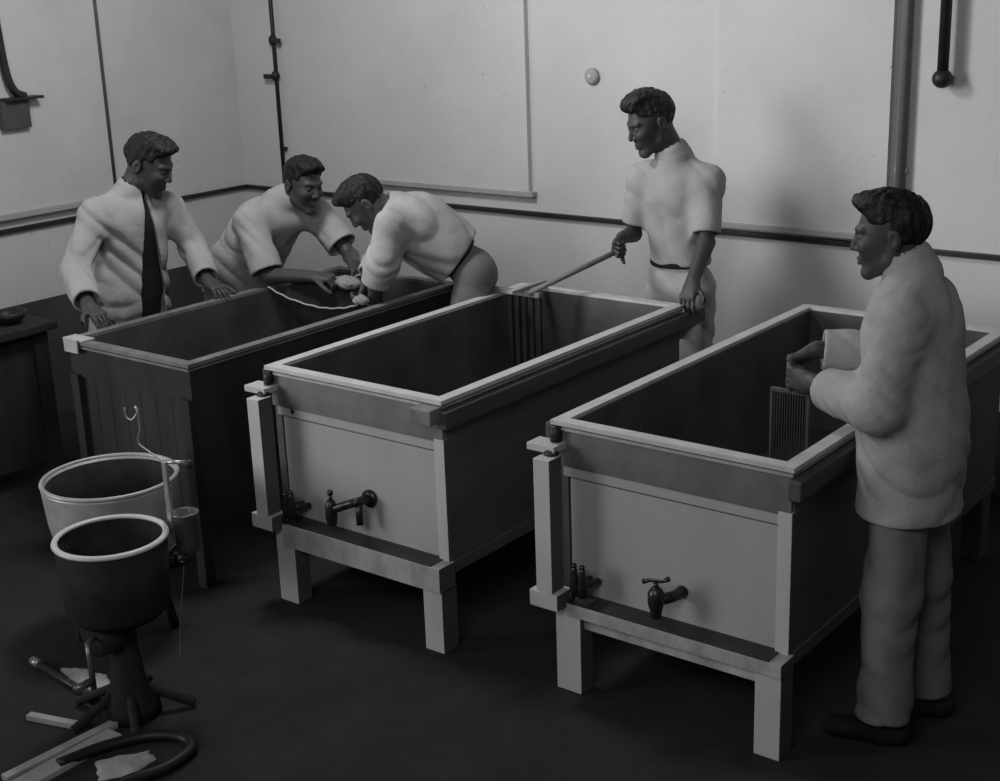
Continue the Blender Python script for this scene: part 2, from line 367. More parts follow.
def vat(name, label, X, Y, W, L, taps, dark=False, ledge_h=(.29, .335), rail_front=True):
    t = thing(name, label, 'vat', (X, Y, 0), 'cheese vats in a row')
    old = dark
    # liner: open tin tank
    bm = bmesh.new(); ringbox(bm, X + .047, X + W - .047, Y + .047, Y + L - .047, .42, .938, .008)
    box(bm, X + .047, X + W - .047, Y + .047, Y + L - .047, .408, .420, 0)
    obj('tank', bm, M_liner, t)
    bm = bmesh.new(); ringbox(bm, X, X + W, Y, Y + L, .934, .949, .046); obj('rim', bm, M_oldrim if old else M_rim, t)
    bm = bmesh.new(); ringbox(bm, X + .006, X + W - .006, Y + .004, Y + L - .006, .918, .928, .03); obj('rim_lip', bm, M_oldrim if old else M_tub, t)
    bm = bmesh.new(); ringbox(bm, X + .014, X + W - .014, Y + .016, Y + L - .014, .79, .934, .010); obj('tin_band', bm, M_old if old else M_band, t)
    # wooden case
    body = M_old if old else M_side
    bm = bmesh.new(); box(bm, X + .010, X + .045, Y + .03, Y + L - .03, .33, .852); obj('side_board', bm, body, t)
    bm = bmesh.new(); box(bm, X + W - .045, X + W - .010, Y + .03, Y + L - .03, .33, .852); obj('side_board', bm, body, t)
    bm = bmesh.new(); box(bm, X + .055, X + W - .055, Y + L - .045, Y + L - .028, .33, .80); obj('end_board', bm, body, t)
    if old:
        bm = bmesh.new()
        k = 7; w = (W - .11) / k
        for i in range(k): box(bm, X + .055 + i * w, X + .055 + (i + 1) * w - .002, Y + .026, Y + .045, .30, .80, .003)
        obj('front_panel', bm, M_old, t)
        bm = bmesh.new(); box(bm, X + .02, X + .07, Y + .0, Y + .05, 0, .80); box(bm, X + W - .07, X + W - .02, Y, Y + .05, 0, .80); 
        bm2 = bmesh.new(); box(bm2, X + .02, X + .07, Y + .0, Y + .05, 0, .80); bm.free(); obj('leg', bm2, M_old, t)
        bm2 = bmesh.new(); box(bm2, X + W - .07, X + W - .02, Y + .0, Y + .05, 0, .80); obj('leg', bm2, M_old, t)
        bm2 = bmesh.new(); box(bm2, X + .07, X + W - .07, Y + .005, Y + .04, .25, .30); obj('ledge', bm2, M_old, t)
    else:
        bm = bmesh.new(); box(bm, X + .055, X + W - .055, Y + .030, Y + .046, .33, .745, .002); obj('front_panel', bm, M_white, t)
        bm = bmesh.new(); box(bm, X + .03, X + W - .045, Y + .024, Y + .046, .752, .80, .003); obj('top_board', bm, M_white, t)
        bm = bmesh.new(); box(bm, X + .055, X + W - .055, Y + .038, Y + .046, .744, .753, 0); obj('seam', bm, M_seam, t)
        bm = bmesh.new(); box(bm, X + W - .055, X + W - .009, Y + .014, Y + .046, .33, .80, .003); shade_sides(obj('corner_post', bm, M_post, t), M_side)
        bm = bmesh.new(); box(bm, X - .002, X + .062, Y - .10, Y - .03, .375, .845, .004); shade_sides(obj('outer_post', bm, M_post, t), M_side)
        bm = bmesh.new(); box(bm, X - .028, X + .085, Y - .105, Y - .02, .318, .375, .004); shade_sides(obj('post_block', bm, M_post, t), M_side)
        # ledge with a dark top
        bm = bmesh.new(); box(bm, X + .09, X + W + .004, Y - .06, Y + .03, ledge_h[0], ledge_h[1], .003); shade_sides(obj('ledge', bm, M_ledge, t), M_side)
        bm = bmesh.new(); box(bm, X + .092, X + W - .04, Y - .057, Y + .032, ledge_h[1], ledge_h[1] + .004, .001); obj('ledge_top', bm, M_ledge_top, t)
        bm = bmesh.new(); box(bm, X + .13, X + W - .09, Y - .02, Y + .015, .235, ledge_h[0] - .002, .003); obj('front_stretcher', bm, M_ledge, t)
        bm = bmesh.new(); box(bm, X + .035, X + .135, Y - .045, Y + .03, 0, .318, .004); shade_sides(obj('leg', bm, M_post, t), M_side)
        bm = bmesh.new(); box(bm, X + W - .09, X + W - .002, Y - .045, Y + .04, 0, ledge_h[0], .004); shade_sides(obj('leg', bm, M_post, t), M_side)
        bm = bmesh.new(); box(bm, X + W - .035, X + W - .005, Y + .04, Y + L - .02, .29, .335, .003); obj('side_stretcher', bm, M_side, t)
        bm = bmesh.new(); box(bm, X + .005, X + .035, Y + .04, Y + L - .02, .29, .335, .003); obj('side_stretcher', bm, M_side, t)
        # bracket blocks at the upper left corner
        bm = bmesh.new(); box(bm, X - .06, X + .05, Y - .055, Y + .02, .852, .876, .003); obj('bracket', bm, M_post, t)
        bm = bmesh.new(); ball(bm, (X + .03, Y - .04, .848), .026, (1, 1, .8)); tube(bm, [(X + .02, Y - .0, .88), (X + .02, Y, .93)], .02); obj('hinge', bm, M_iron, t, True)
    for (a, b) in ((.02, .10), (W - .10, W - .02)):
        bm = bmesh.new(); box(bm, X + a, X + b, Y + L - .11, Y + L - .02, 0, .33, .004); obj('leg', bm, body, t)
    # long side rails carried out past both ends
    if not old:
        bm = bmesh.new(); box(bm, X + W - .014, X + W + .028, Y - .012, Y + L + .13, .850, .914, .008); obj('side_rail', bm, M_rail, t)
        bm = bmesh.new(); box(bm, X - .045, X + .014, Y + .03, Y + L + .05, .845, .925, .008); obj('side_rail', bm, M_rail, t)
        bm = bmesh.new(); box(bm, X + W - .05, X + W + .035, Y + L + .03, Y + L + .075, .78, .84, .006); obj('rail_bracket', bm, M_post, t)
    for k in taps:
        if k[0] == 'twin': twin_cock(t, X + k[1], Y - .06, k[2])
        else: tap(t, X + k[1], Y - .075, k[2], k[0])
    return t
vat('cheese_vat', 'white-fronted open vat at right, the long-coated man stirring in it', 0, 0, .875, 1.868, [('short', .45, .445), ('twin', .125, .425)])
v2 = vat('cheese_vat', 'white-fronted open vat in the middle with a rake laid over its far end', -1.322, -.038, .884, 1.65, [('long', .385, .455), ('twin', .125, .425)], ledge_h=(.245, .34))
bm = bmesh.new(); box(bm, -.53, -.437, -.10, -.036, .874, .930, .006); obj('rail_end', bm, M_oldrim, v2)
bm = bmesh.new(); lathe(bm, [(.010, -.006), (.012, 0)], (-1.21, -.010, .776), 14, 'y'); obj('bung_hole', bm, M_seam, v2, True)
v1 = vat('cheese_vat', 'dark-sided open vat at left with three men bending over it', -2.38, -.19, .795, 1.66, [], dark=True)
# rag over the left front corner of the left vat
bm = bmesh.new(); box(bm, -2.375, -2.24, -.195, -.13, .949, .957, .003); box(bm, -2.36, -2.27, -.203, -.195, .90, .957, .002)
o = obj('folded_rag', bm, M_rag); recentre(o); tag(o, 'small white rag folded over left corner of the dark vat', 'rag')

# dark bench beside the left wall
t = thing('wooden_bench', 'dark low bench by the left wall behind the dark vat', 'bench', (-3.6, -.2, 0))
bm = bmesh.new(); box(bm, -4.1, -3.22, -1.6, .36, .76, .80, .01); obj('bench_top', bm, M_old, t)
for i, (x, y) in enumerate(((-4.03, -1.5), (-3.3, -1.5), (-4.03, .28), (-3.3, .28))):
    bm = bmesh.new(); box(bm, x - .04, x + .04, y - .04, y + .04, 0, .76); obj('leg', bm, M_old, t)
bm = bmesh.new(); box(bm, -3.30, -3.28, -1.46, .24, .1, .76); obj('apron_board', bm, M_old, t)
bm = bmesh.new(); box(bm, -4.07, -3.99, -1.46, .24, .3, .76); obj('apron_board', bm, M_old, t)
t = thing('metal_bowl', 'small dark bowl with a bright rim on the bench at left edge', 'bowl', (-3.38, .2, .80))
bm = bmesh.new(); lathe(bm, [(.04, 0), (.075, .03), (.085, .06), (.08, .06), (.07, .034), (.03, .008)], (-3.38, .2, .80), 28); obj('bowl', bm, M_iron, t, True)

# ------------------------------------------------------------------ tub and separator in the left foreground
def arc(cx, cy, cz, r, a0, a1, n=24): return [(cx + r * math.cos(a0 + (a1 - a0) * i / n), cy + r * math.sin(a0 + (a1 - a0) * i / n), cz) for i in range(n + 1)]
tc = (-1.63, -.57, .30)
t = thing('round_tub', 'large round grey metal tub with dark inside, behind the separator', 'tub', tc)
bm = bmesh.new(); lathe(bm, [(.205, 0), (.215, .02), (.24, .15), (.252, .285), (.252, .30), (.238, .30), (.226, .15), (.20, .03)], tc, 56); obj('wall', bm, M_tub, t, True)
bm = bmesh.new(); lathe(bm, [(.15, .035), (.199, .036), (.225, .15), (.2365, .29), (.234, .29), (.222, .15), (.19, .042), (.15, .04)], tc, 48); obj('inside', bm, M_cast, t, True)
bm = bmesh.new(); P = arc(tc[0], tc[1], .602, .247, 0, 2 * math.pi, 56); tube(bm, P, .009, 8, False); obj('rim', bm, M_tub, t, True)
for zz in (.33,):
    bm = bmesh.new(); r = .219 + (zz - .32) * .17 + .002; tube(bm, arc(tc[0], tc[1], zz, r, 0, 2 * math.pi, 56), .0045, 6, False); obj('hoop', bm, M_tub, t, True)
t = thing('tub_stand', 'dark round-topped stool carrying the large grey tub', 'stool', (tc[0], tc[1], 0))
bm = bmesh.new(); lathe(bm, [(.22, 0), (.225, .01), (.225, .04), (.22, .045)], (tc[0], tc[1], .254), 40); obj('seat', bm, M_old, t, True)
for k in range(3):
    a = k * 2.094 + .4; bm = bmesh.new(); tube(bm, [(tc[0] + .2 * math.cos(a), tc[1] + .2 * math.sin(a), .003), (tc[0] + .15 * math.cos(a), tc[1] + .15 * math.sin(a), .256)], .02); obj('leg', bm, M_old, t, True)

sx, sy = -1.055, -1.0
t = thing('cream_separator', 'black hand separator with white-rimmed bowl in the left foreground', 'separator', (sx, sy, 0))
bm = bmesh.new(); lathe(bm, [(.05, .36), (.14, .37), (.168, .40), (.176, .50), (.18, .64), (.170, .64), (.165, .53), (.155, .42), (.05, .40)], (sx, sy, 0), 48); obj('bowl', bm, M_cast, t, True)
bm = bmesh.new(); lathe(bm, [(.168, .640), (.184, .636), (.188, .643), (.184, .651), (.170, .651), (.166, .646)], (sx, sy, 0), 56, closed=True)
obj('bowl_rim', bm, M_enamel, t, True)
bm = bmesh.new(); lathe(bm, [(.10, .0), (.095, .05), (.06, .12), (.045, .25), (.05, .34), (.07, .35), (.08, .37), (.06, .38)], (sx, sy, 0), 32); obj('pedestal', bm, M_cast, t, True)
bm = bmesh.new(); lathe(bm, [(.03, -.06), (.075, -.055), (.08, 0), (.075, .055), (.03, .06)], (sx - .01, sy - .05, .33), 28, 'y'); obj('gear_case', bm, M_cast, t, True)
bm = bmesh.new(); tube(bm, [(sx + .0, sy - .10, .33), (sx + .02, sy - .15, .33), (sx + .03, sy - .155, .25), (sx + .03, sy - .155, .17)], .010, 10)
tube(bm, [(sx + .03, sy - .155, .20), (sx + .03, sy - .225, .20)], .014, 10); obj('crank', bm, M_glass, t, True)
for k, a in enumerate((3.5, 4.5, 5.7, .8, 2.2)):
    bm = bmesh.new(); tube(bm, spline([(sx + .06 * math.cos(a), sy + .06 * math.sin(a), .09), (sx + .14 * math.cos(a), sy + .14 * math.sin(a), .05), (sx + .21 * math.cos(a), sy + .21 * math.sin(a), .016)]), .016, 10); obj('foot', bm, M_cast, t, True)
# measuring cup (float chamber) at its right
cx, cy = sx + .095, sy + .235
bm = bmesh.new(); lathe(bm, [(.030, .53), (.04, .54), (.042, .66), (.046, .668), (.046, .674), (.036, .674), (.034, .56)], (cx, cy, 0), 24); cup = obj('float_cup', bm, M_glass, t, True)
bm = bmesh.new(); tube(bm, [(cx, cy, .54), (cx - .0, cy - .02, .50), (cx - .08, cy - .12, .48)], .014, 10); obj('outlet', bm, M_brass, cup, True)
bm = bmesh.new(); lathe(bm, [(.02, -.02), (.022, .0), (.02, .02)], (cx + .0, cy - .04, .52), 14); tube(bm, [(cx - .03, cy - .05, .515), (cx + .03, cy - .05, .515)], .006); obj('cock', bm, M_brass, cup, True)
# upright bar with cross arm and wire hook
px, py = sx + .06, sy + .20
bm = bmesh.new(); box(bm, px - .011, px + .011, py - .005, py + .005, .60, .855, .002); obj('upright_bar', bm, M_steel, t)
bm = bmesh.new(); tube(bm, [(px - .005, py, .853), (px + .07, py + .03, .857)], .007, 10); ar = obj('cross_arm', bm, M_steel, t, True)
bm = bmesh.new(); ball(bm, (px + .083, py + .034, .852), .016); obj('knob', bm, M_iron, ar, True)
bm = bmesh.new()
hk = spline([(px, py, .855), (px - .05, py - .01, .878), (px - .095, py - .02, .905), (px - .095, py - .02, .93), (px - .083, py - .02, .955), (px - .083, py - .02, .99),
             (px - .083, py - .02, 1.025), (px - .095, py - .02, 1.035), (px - .088, py - .02, 1.015), (px - .108, py - .03, .990), (px - .128, py - .035, 1.0), (px - .130, py - .035, 1.03)], 6)
tube(bm, hk, .0030, 6); obj('wire_hook', bm, M_steel, t, True)
bm = bmesh.new(); tube(bm, [(cx + .01, cy - .03, .52), (cx - .01, cy - .06, .30), (cx - .02, cy - .07, .16)], .0015, 5); obj('drip_wire', bm, M_steel, t)
bm = bmesh.new(); tube(bm, [(sx + .04, sy - .085, .44), (sx + .045, sy - .09, .40)], .010, 8); obj('grease_cap', bm, M_steel, t, True)

def crumple(name, label, cat, pts, h, m, seed):
    """ragged low cloth heap on the floor"""
    r = random.Random(seed); bm = bmesh.new(); c = Vector((sum(p[0] for p in pts) / len(pts), sum(p[1] for p in pts) / len(pts), 0))
    ring = []
    n = len(pts)
    for i in range(n):
        for k in range(5):
            a = Vector((*pts[i], 0)).lerp(Vector((*pts[(i + 1) % n], 0)), k / 5); a += (a - c) * r.uniform(-.06, .06); ring.append(a)
    layers = []
    for s, z in ((1, .002), (.97, h * .5), (.8, h), (.55, h * .8), (.3, h * 1.1)):
        layers.append([bm.verts.new(c + (p - c) * s + Vector((0, 0, z + (r.uniform(-.3, .3) * h if z > .003 else 0)))) for p in ring])
    for a, b in zip(layers, layers[1:]):
        for k in range(len(ring)): bm.faces.new((a[k], a[(k + 1) % len(ring)], b[(k + 1) % len(ring)], b[k]))
    bm.faces.new(layers[0][::-1]); bm.faces.new(layers[-1])
    o = obj(name, bm, m, None, True); recentre(o); return tag(o, label, cat)
crumple('floor_rag', 'pale crumpled rag on dark floor left of the separator foot', 'rag', [(-1.53, -.955), (-1.45, -.90), (-1.34, -.89), (-1.245, -.93), (-1.235, -1.0), (-1.40, -.99)], .012, M_rag, 3)
crumple('floor_rag', 'pale crumpled rag at the bottom edge in the hose loop', 'rag', [(-.90, -1.27), (-.80, -1.13), (-.745, -1.15), (-.73, -1.25), (-.80, -1.33)], .014, M_rag, 5)
def floor_board(label, a, b, w, h, m=M_plank, z=0.):
    a = Vector((*a, 0)); b = Vector((*b, 0)); d = (b - a); L = d.length; bm = bmesh.new()
    box(bm, 0, L, -w / 2, w / 2, z, z + h, .003); bmesh.ops.rotate(bm, verts=bm.verts, cent=(0, 0, 0), matrix=Matrix.Rotation(math.atan2(d.y, d.x), 3, 'Z'))
    bmesh.ops.translate(bm, verts=bm.verts, vec=a)
    o = obj('floor_board', bm, m); recentre(o); return tag(o, label, 'board', 'loose boards on the floor')
floor_board('narrow pale board on the floor, reaching the bottom left corner', (-1.045, -1.50), (-1.03, -1.04), .035, .02)
floor_board('wide pale board lying along the narrow one at bottom left', (-.965, -1.52), (-.975, -1.13), .072, .02)
floor_board('short pale board end on the floor, nearest the separator feet', (-1.318, -1.225), (-1.115, -1.165), .028, .02, M_tub)
t = thing('iron_pry_bar', 'dark iron bar on the floor behind the pale left rag', 'bar', (-1.62, -.98, 0))
bm = bmesh.new(); tube(bm, [(-1.63, -.985, .014), (-1.2, -1.03, .014)], .013, 10); obj('rod', bm, M_iron, t, True)
bm = bmesh.new(); tube(bm, [(-1.645, -.983, .016), (-1.60, -.988, .016)], .016, 10); obj('lit_end', bm, M_steel, t, True)  # brighter material standing in for light on the bar's end
bm = bmesh.new(); tube(bm, spline([(-.96, -1.36, .02), (-.93, -1.22, .02), (-.86, -1.09, .02), (-.76, -1.03, .02), (-.68, -1.06, .02), (-.66, -1.18, .02), (-.70, -1.33, .02), (-.6, -1.5, .02)], 8), .019, 10)
o = obj('rubber_hose', bm, M_rubber, None, True); recentre(o); tag(o, 'black hose looped on the floor around the bottom rag', 'hose')

# ------------------------------------------------------------------ tools and cloth
# curd knife
kx, ky = .668, .385
t = thing('curd_knife', 'upright wire curd knife gripped over the right vat', 'knife', (kx, ky, .52))
bm = bmesh.new()
for s in (-1, 1): box(bm, kx + s * .064 - .004, kx + s * .064 + .004, ky - .006, ky + .006, .50, 1.055, .001)
for z in (.50, 1.045): box(bm, kx - .068, kx + .068, ky - .007, ky + .007, z, z + .012, .001)
obj('frame', bm, M_rail, t)
bm = bmesh.new()
for i in range(13): tube(bm, [(kx - .054 + i * .009, ky, .505), (kx - .054 + i * .009, ky, 1.05)], .0014, 5, False)
obj('blade_wires', bm, mat('wire_grey', .10, .45, metal=.5), t)
bm = bmesh.new(); tube(bm, [(kx, ky, 1.05), (kx, ky, 1.10), (kx, ky, 1.17)], [.011, .014, .013], 14); obj('handle', bm, M_oldrim, t, True)
# curd rake over the far left corner of the middle vat
t = thing('curd_rake', 'long-handled wooden curd rake resting over the middle vat', 'rake', (-1.15, 1.36, .70))
bm = bmesh.new(); tube(bm, [(-.80, 1.70, 1.15), (-1.10, 1.365, .972)], .0125, 10); obj('pole', bm, M_oldrim, t, True)
bm = bmesh.new(); box(bm, -1.41, -1.05, 1.375, 1.405, .951, .975, .004); obj('head_board', bm, M_oldrim, t)
bm = bmesh.new(); box(bm, -1.17, -1.14, 1.30, 1.56, .976, .99, .003); obj('cross_bar', bm, M_plank, t)
for i in range(5):
    x = -1.235 + i * .04; bm = bmesh.new(); box(bm, x, x + .024, 1.382, 1.398, .62, .952, .003); obj('tine', bm, M_old, t)

# cheesecloth sling between two men
def sling():
    t = thing('cheesecloth', 'dark wet cheesecloth with pale hems held slung over the left vat', 'cloth', (-1.95, .98, .70))
    far = spline([(-2.20, 1.02, 1.025), (-2.08, 1.06, 1.01), (-1.96, 1.10, 1.00), (-1.86, 1.10, 1.03), (-1.76, 1.06, 1.01), (-1.70, 1.00, .985)], 6)
    near = spline([(-2.25, .86, .975), (-2.10, .84, .945), (-1.94, .84, .925), (-1.83, .86, .922), (-1.74, .90, .935), (-1.70, .95, .965)], 6)
    n = len(far); K = 14; bm = bmesh.new(); g = []
    for i in range(n):
        row = []
        u = i / (n - 1); sag = .20 * math.sin(math.pi * min(1, u * .9 + .05)) + .04
        for k in range(K + 1):
            s = k / K; p = far[i] * (1 - s) + near[i] * s
            p = p + V(0, -.02 * math.sin(math.pi * s), -sag * math.sin(math.pi * s) ** .8 + .006 * math.sin(21 * u + 9 * s))
            row.append(bm.verts.new(p))
        g.append(row)
    for i in range(n - 1):
        for k in range(K): bm.faces.new((g[i][k], g[i][k + 1], g[i + 1][k + 1], g[i + 1][k]))
    bmesh.ops.solidify(bm, geom=bm.faces[:], thickness=.003)
    obj('sheet', bm, M_cloth, t, True)
    for line in (far, near):
        bm = bmesh.new(); tube(bm, [p + V(0, 0, .002 * math.sin(i * 1.7)) for i, p in enumerate(line)], .0042, 8); obj('hem', bm, M_hem, t, True)
sling()
for c, r in (((-1.945, 1.085, .985), (.075, .055, .028)), ((-1.715, .925, .960), (.042, .032, .020))):
    c = V(*c); sl = [o for o in C.objects if o.name == 'cheesecloth'][0]
    np_obj('bunched_fold', [sdf_mesh(lambda P: ell(P, c, r) + .007 * wrinkle(P, 3., c[0]) + .003 * wrinkle(P, 6., c[1]), c - .11, c + .11, .004)], mat('wet_cloth_fold', .24, .9, var=.1), sl)

# ------------------------------------------------------------------ people
def frame(F, U):
    F = nrm(F); U = np.asarray(U, float); U = nrm(U - F * (U @ F)); Rr = np.cross(F, U)
    return np.stack([Rr, F, U])          # rows: right, forward, up
def head_parts(P, c, B, s):
    """head field in its own frame (x right, y forward, z up)"""
    q = ((P - c.astype(np.float32)) @ B.T.astype(np.float32)) / s
    d = ell(q, (0, -.014, .036), (.073, .094, .084))
    d = smin(d, ell(q, (0, .030, -.025), (.058, .062, .082)), .03)
    d = smin(d, rc(q, (0, .02, -.055), (0, .070, -.098), .044, .021), .02)
    q2 = q.copy(); q2[:, 0] = np.abs(q2[:, 0])
    d = smin(d, rc(q2, (.05, -.008, -.035), (.048, .004, -.065), .016, .014), .02)
    d = smin(d, rc(q2, (.048, .004, -.065), (.014, .066, -.100), .014, .014), .02)
    d = smin(d, rc(q2, (.034, .066, -.018), (.030, .062, -.03), .022, .018), .02)       # cheeks
    d = smin(d, rc(q2, (.008, .086, .030), (.040, .072, .030), .009, .009), .012)       # brow
    d = smax(d, -ell(q2, (.031, .100, .010), (.017, .020, .012)), .012)                # sockets
    d = smin(d, ell(q2, (.031, .073, .009), (.0135, .0135, .012)), .004)
    d = smin(d, rc(q, (0, .084, .022), (0, .103, -.016), .007, .009), .010)              # nose
    d = smin(d, ell(q, (0, .102, -.023), (.010, .012, .009)), .006)
    d = smin(d, ell(q2, (.011, .093, -.026), (.008, .009, .007)), .005)
    d = smin(d, rc(q2, (0, .092, -.055), (.019, .082, -.058), .0065, .004), .006)        # lips
    d = smin(d, rc(q2, (0, .091, -.068), (.016, .082, -.066), .0070, .004), .006)
    d = smax(d, -rc(q2, (0, .101, -.0615), (.022, .088, -.0615), .0016, .0016), .004)
    e = ell(q2, (.076, -.016, -.002), (.010, .019, .031)); e = smax(e, -ell(q2, (.088, -.010, 0), (.009, .010, .018)), .006)
    d = smin(d, e, .006)
    return d * s
def hair_f(P, c, B, s, style):
    q = ((P - c.astype(np.float32)) @ B.T.astype(np.float32)) / s
    d = ell(q, (0, -.017, .039), (.0795, .1015, .091))
    top = ell(q, (0, .03, .100), (.062, .070, .034)); d = smin(d, top, .03)
    if style == 'quiff': d = smin(d, ell(q, (.012, .075, .098), (.045, .035, .026)), .02)
    if style == 'tall': d = smin(d, ell(q, (-.01, .02, .120), (.058, .070, .030)), .02); d = smin(d, ell(q, (0, .085, .085), (.05, .024, .022)), .015)
    if style == 'wave': d = smin(d, ell(q, (.0, .078, .092), (.05, .030, .028)), .015)
    # hairline: behind a plane over forehead, temples and nape
    cut = plane(q, (0, .060, .062), (0, .80, -.62)); cut = smax(cut, plane(q, (0, -.04, -.062), (0, .2, -1)), .01)
    side = smin(plane(q, (0, .008, 0), (0, 1, .25)), plane(q, (0, 0, .040), (0, -.25, -1)), .010)
    cut = np.maximum(cut, side)
    x = q * 1.
    n = .0018 * np.sin(150 * x[:, 0] + 6 * np.sin(40 * x[:, 1])) + .0016 * np.sin(70 * x[:, 1] + 90 * x[:, 2] + 4 * np.sin(60 * x[:, 0])) + .001 * np.sin(260 * x[:, 0] + 120 * x[:, 2])
    return smax(d + n, cut + .004 * np.sin(160 * x[:, 0]), .018) * s
def hand_f(P, W, d, n, side, curl=(.35, .5, .3), thumb=(.5, .75, .35), spread=.04, s=1.0, tcurl=.5):
    d = nrm(d); n = np.asarray(n, float); n = nrm(n - d * (n @ d)); t = np.cross(d, n) * side
    out = frc(P, W + d * .005, W + d * .03, .026, .030, n, .62)
    for o in (-.026, -.009, .009, .026):
        out = smin(out, frc(P, W + d * .03 + t * o * .75, W + d * .085 + t * o, .016, .0125, n, .95), .010)
    out = smin(out, rc(P, W + d * .02 + t * .022, W + d * .05 + t * .030 + n * .008, .016, .014), .012)
    for k, (o, L, r) in enumerate(((.029, .072, .0088), (.0095, .080, .0090), (-.0105, .074, .0086), (-.029, .058, .0076))):
        p = W + d * (.088 - .004 * abs(k - 1)) + t * o; a = 0; fl = np.inf * np.ones(len(P)); dd = nrm(d + t * spread * (1.5 - k))
        out = smin(out, ell(P, p - n * .003 - d * .004, (.0105, .0105, .0105)), .004)
        cu = curl if not isinstance(curl[0], (tuple, list)) else curl[k]
        rr = r
        for j, fr in enumerate((.45, .31, .24)):
            a += cu[j] * (1 + .06 * k); v = dd * math.cos(a) + n * math.sin(a); q = p + v * L * fr * s
            fl = np.minimum(fl, rc(P, p, q, rr, rr * .9)) if j == 0 else smin(fl, rc(P, p, q, rr, rr * .88), .003)
            p = q; rr *= .9
        out = smin(out, fl, .0045)
    p = W + d * .028 + t * .030 + n * .006; v = nrm(d * thumb[0] + t * thumb[1] + n * thumb[2]); rr = .0125
    tip = nrm(d * (thumb[0] + .5) + t * (thumb[1] - .9) + n * (thumb[2] + .4)); fl = None
    for j, L in enumerate((.040, .032, .025)):
        vv = nrm(v * (1 - tcurl * j / 2) + tip * tcurl * j / 2); q = p + vv * L; x = rc(P, p, q, rr, rr * .86); fl = x if fl is None else smin(fl, x, .004); p = q; rr *= .86
    return smin(out, fl, .008)
def bounds(*pts, pad=.1):
    a = np.array(pts); return a.min(0) - pad, a.max(0) + pad

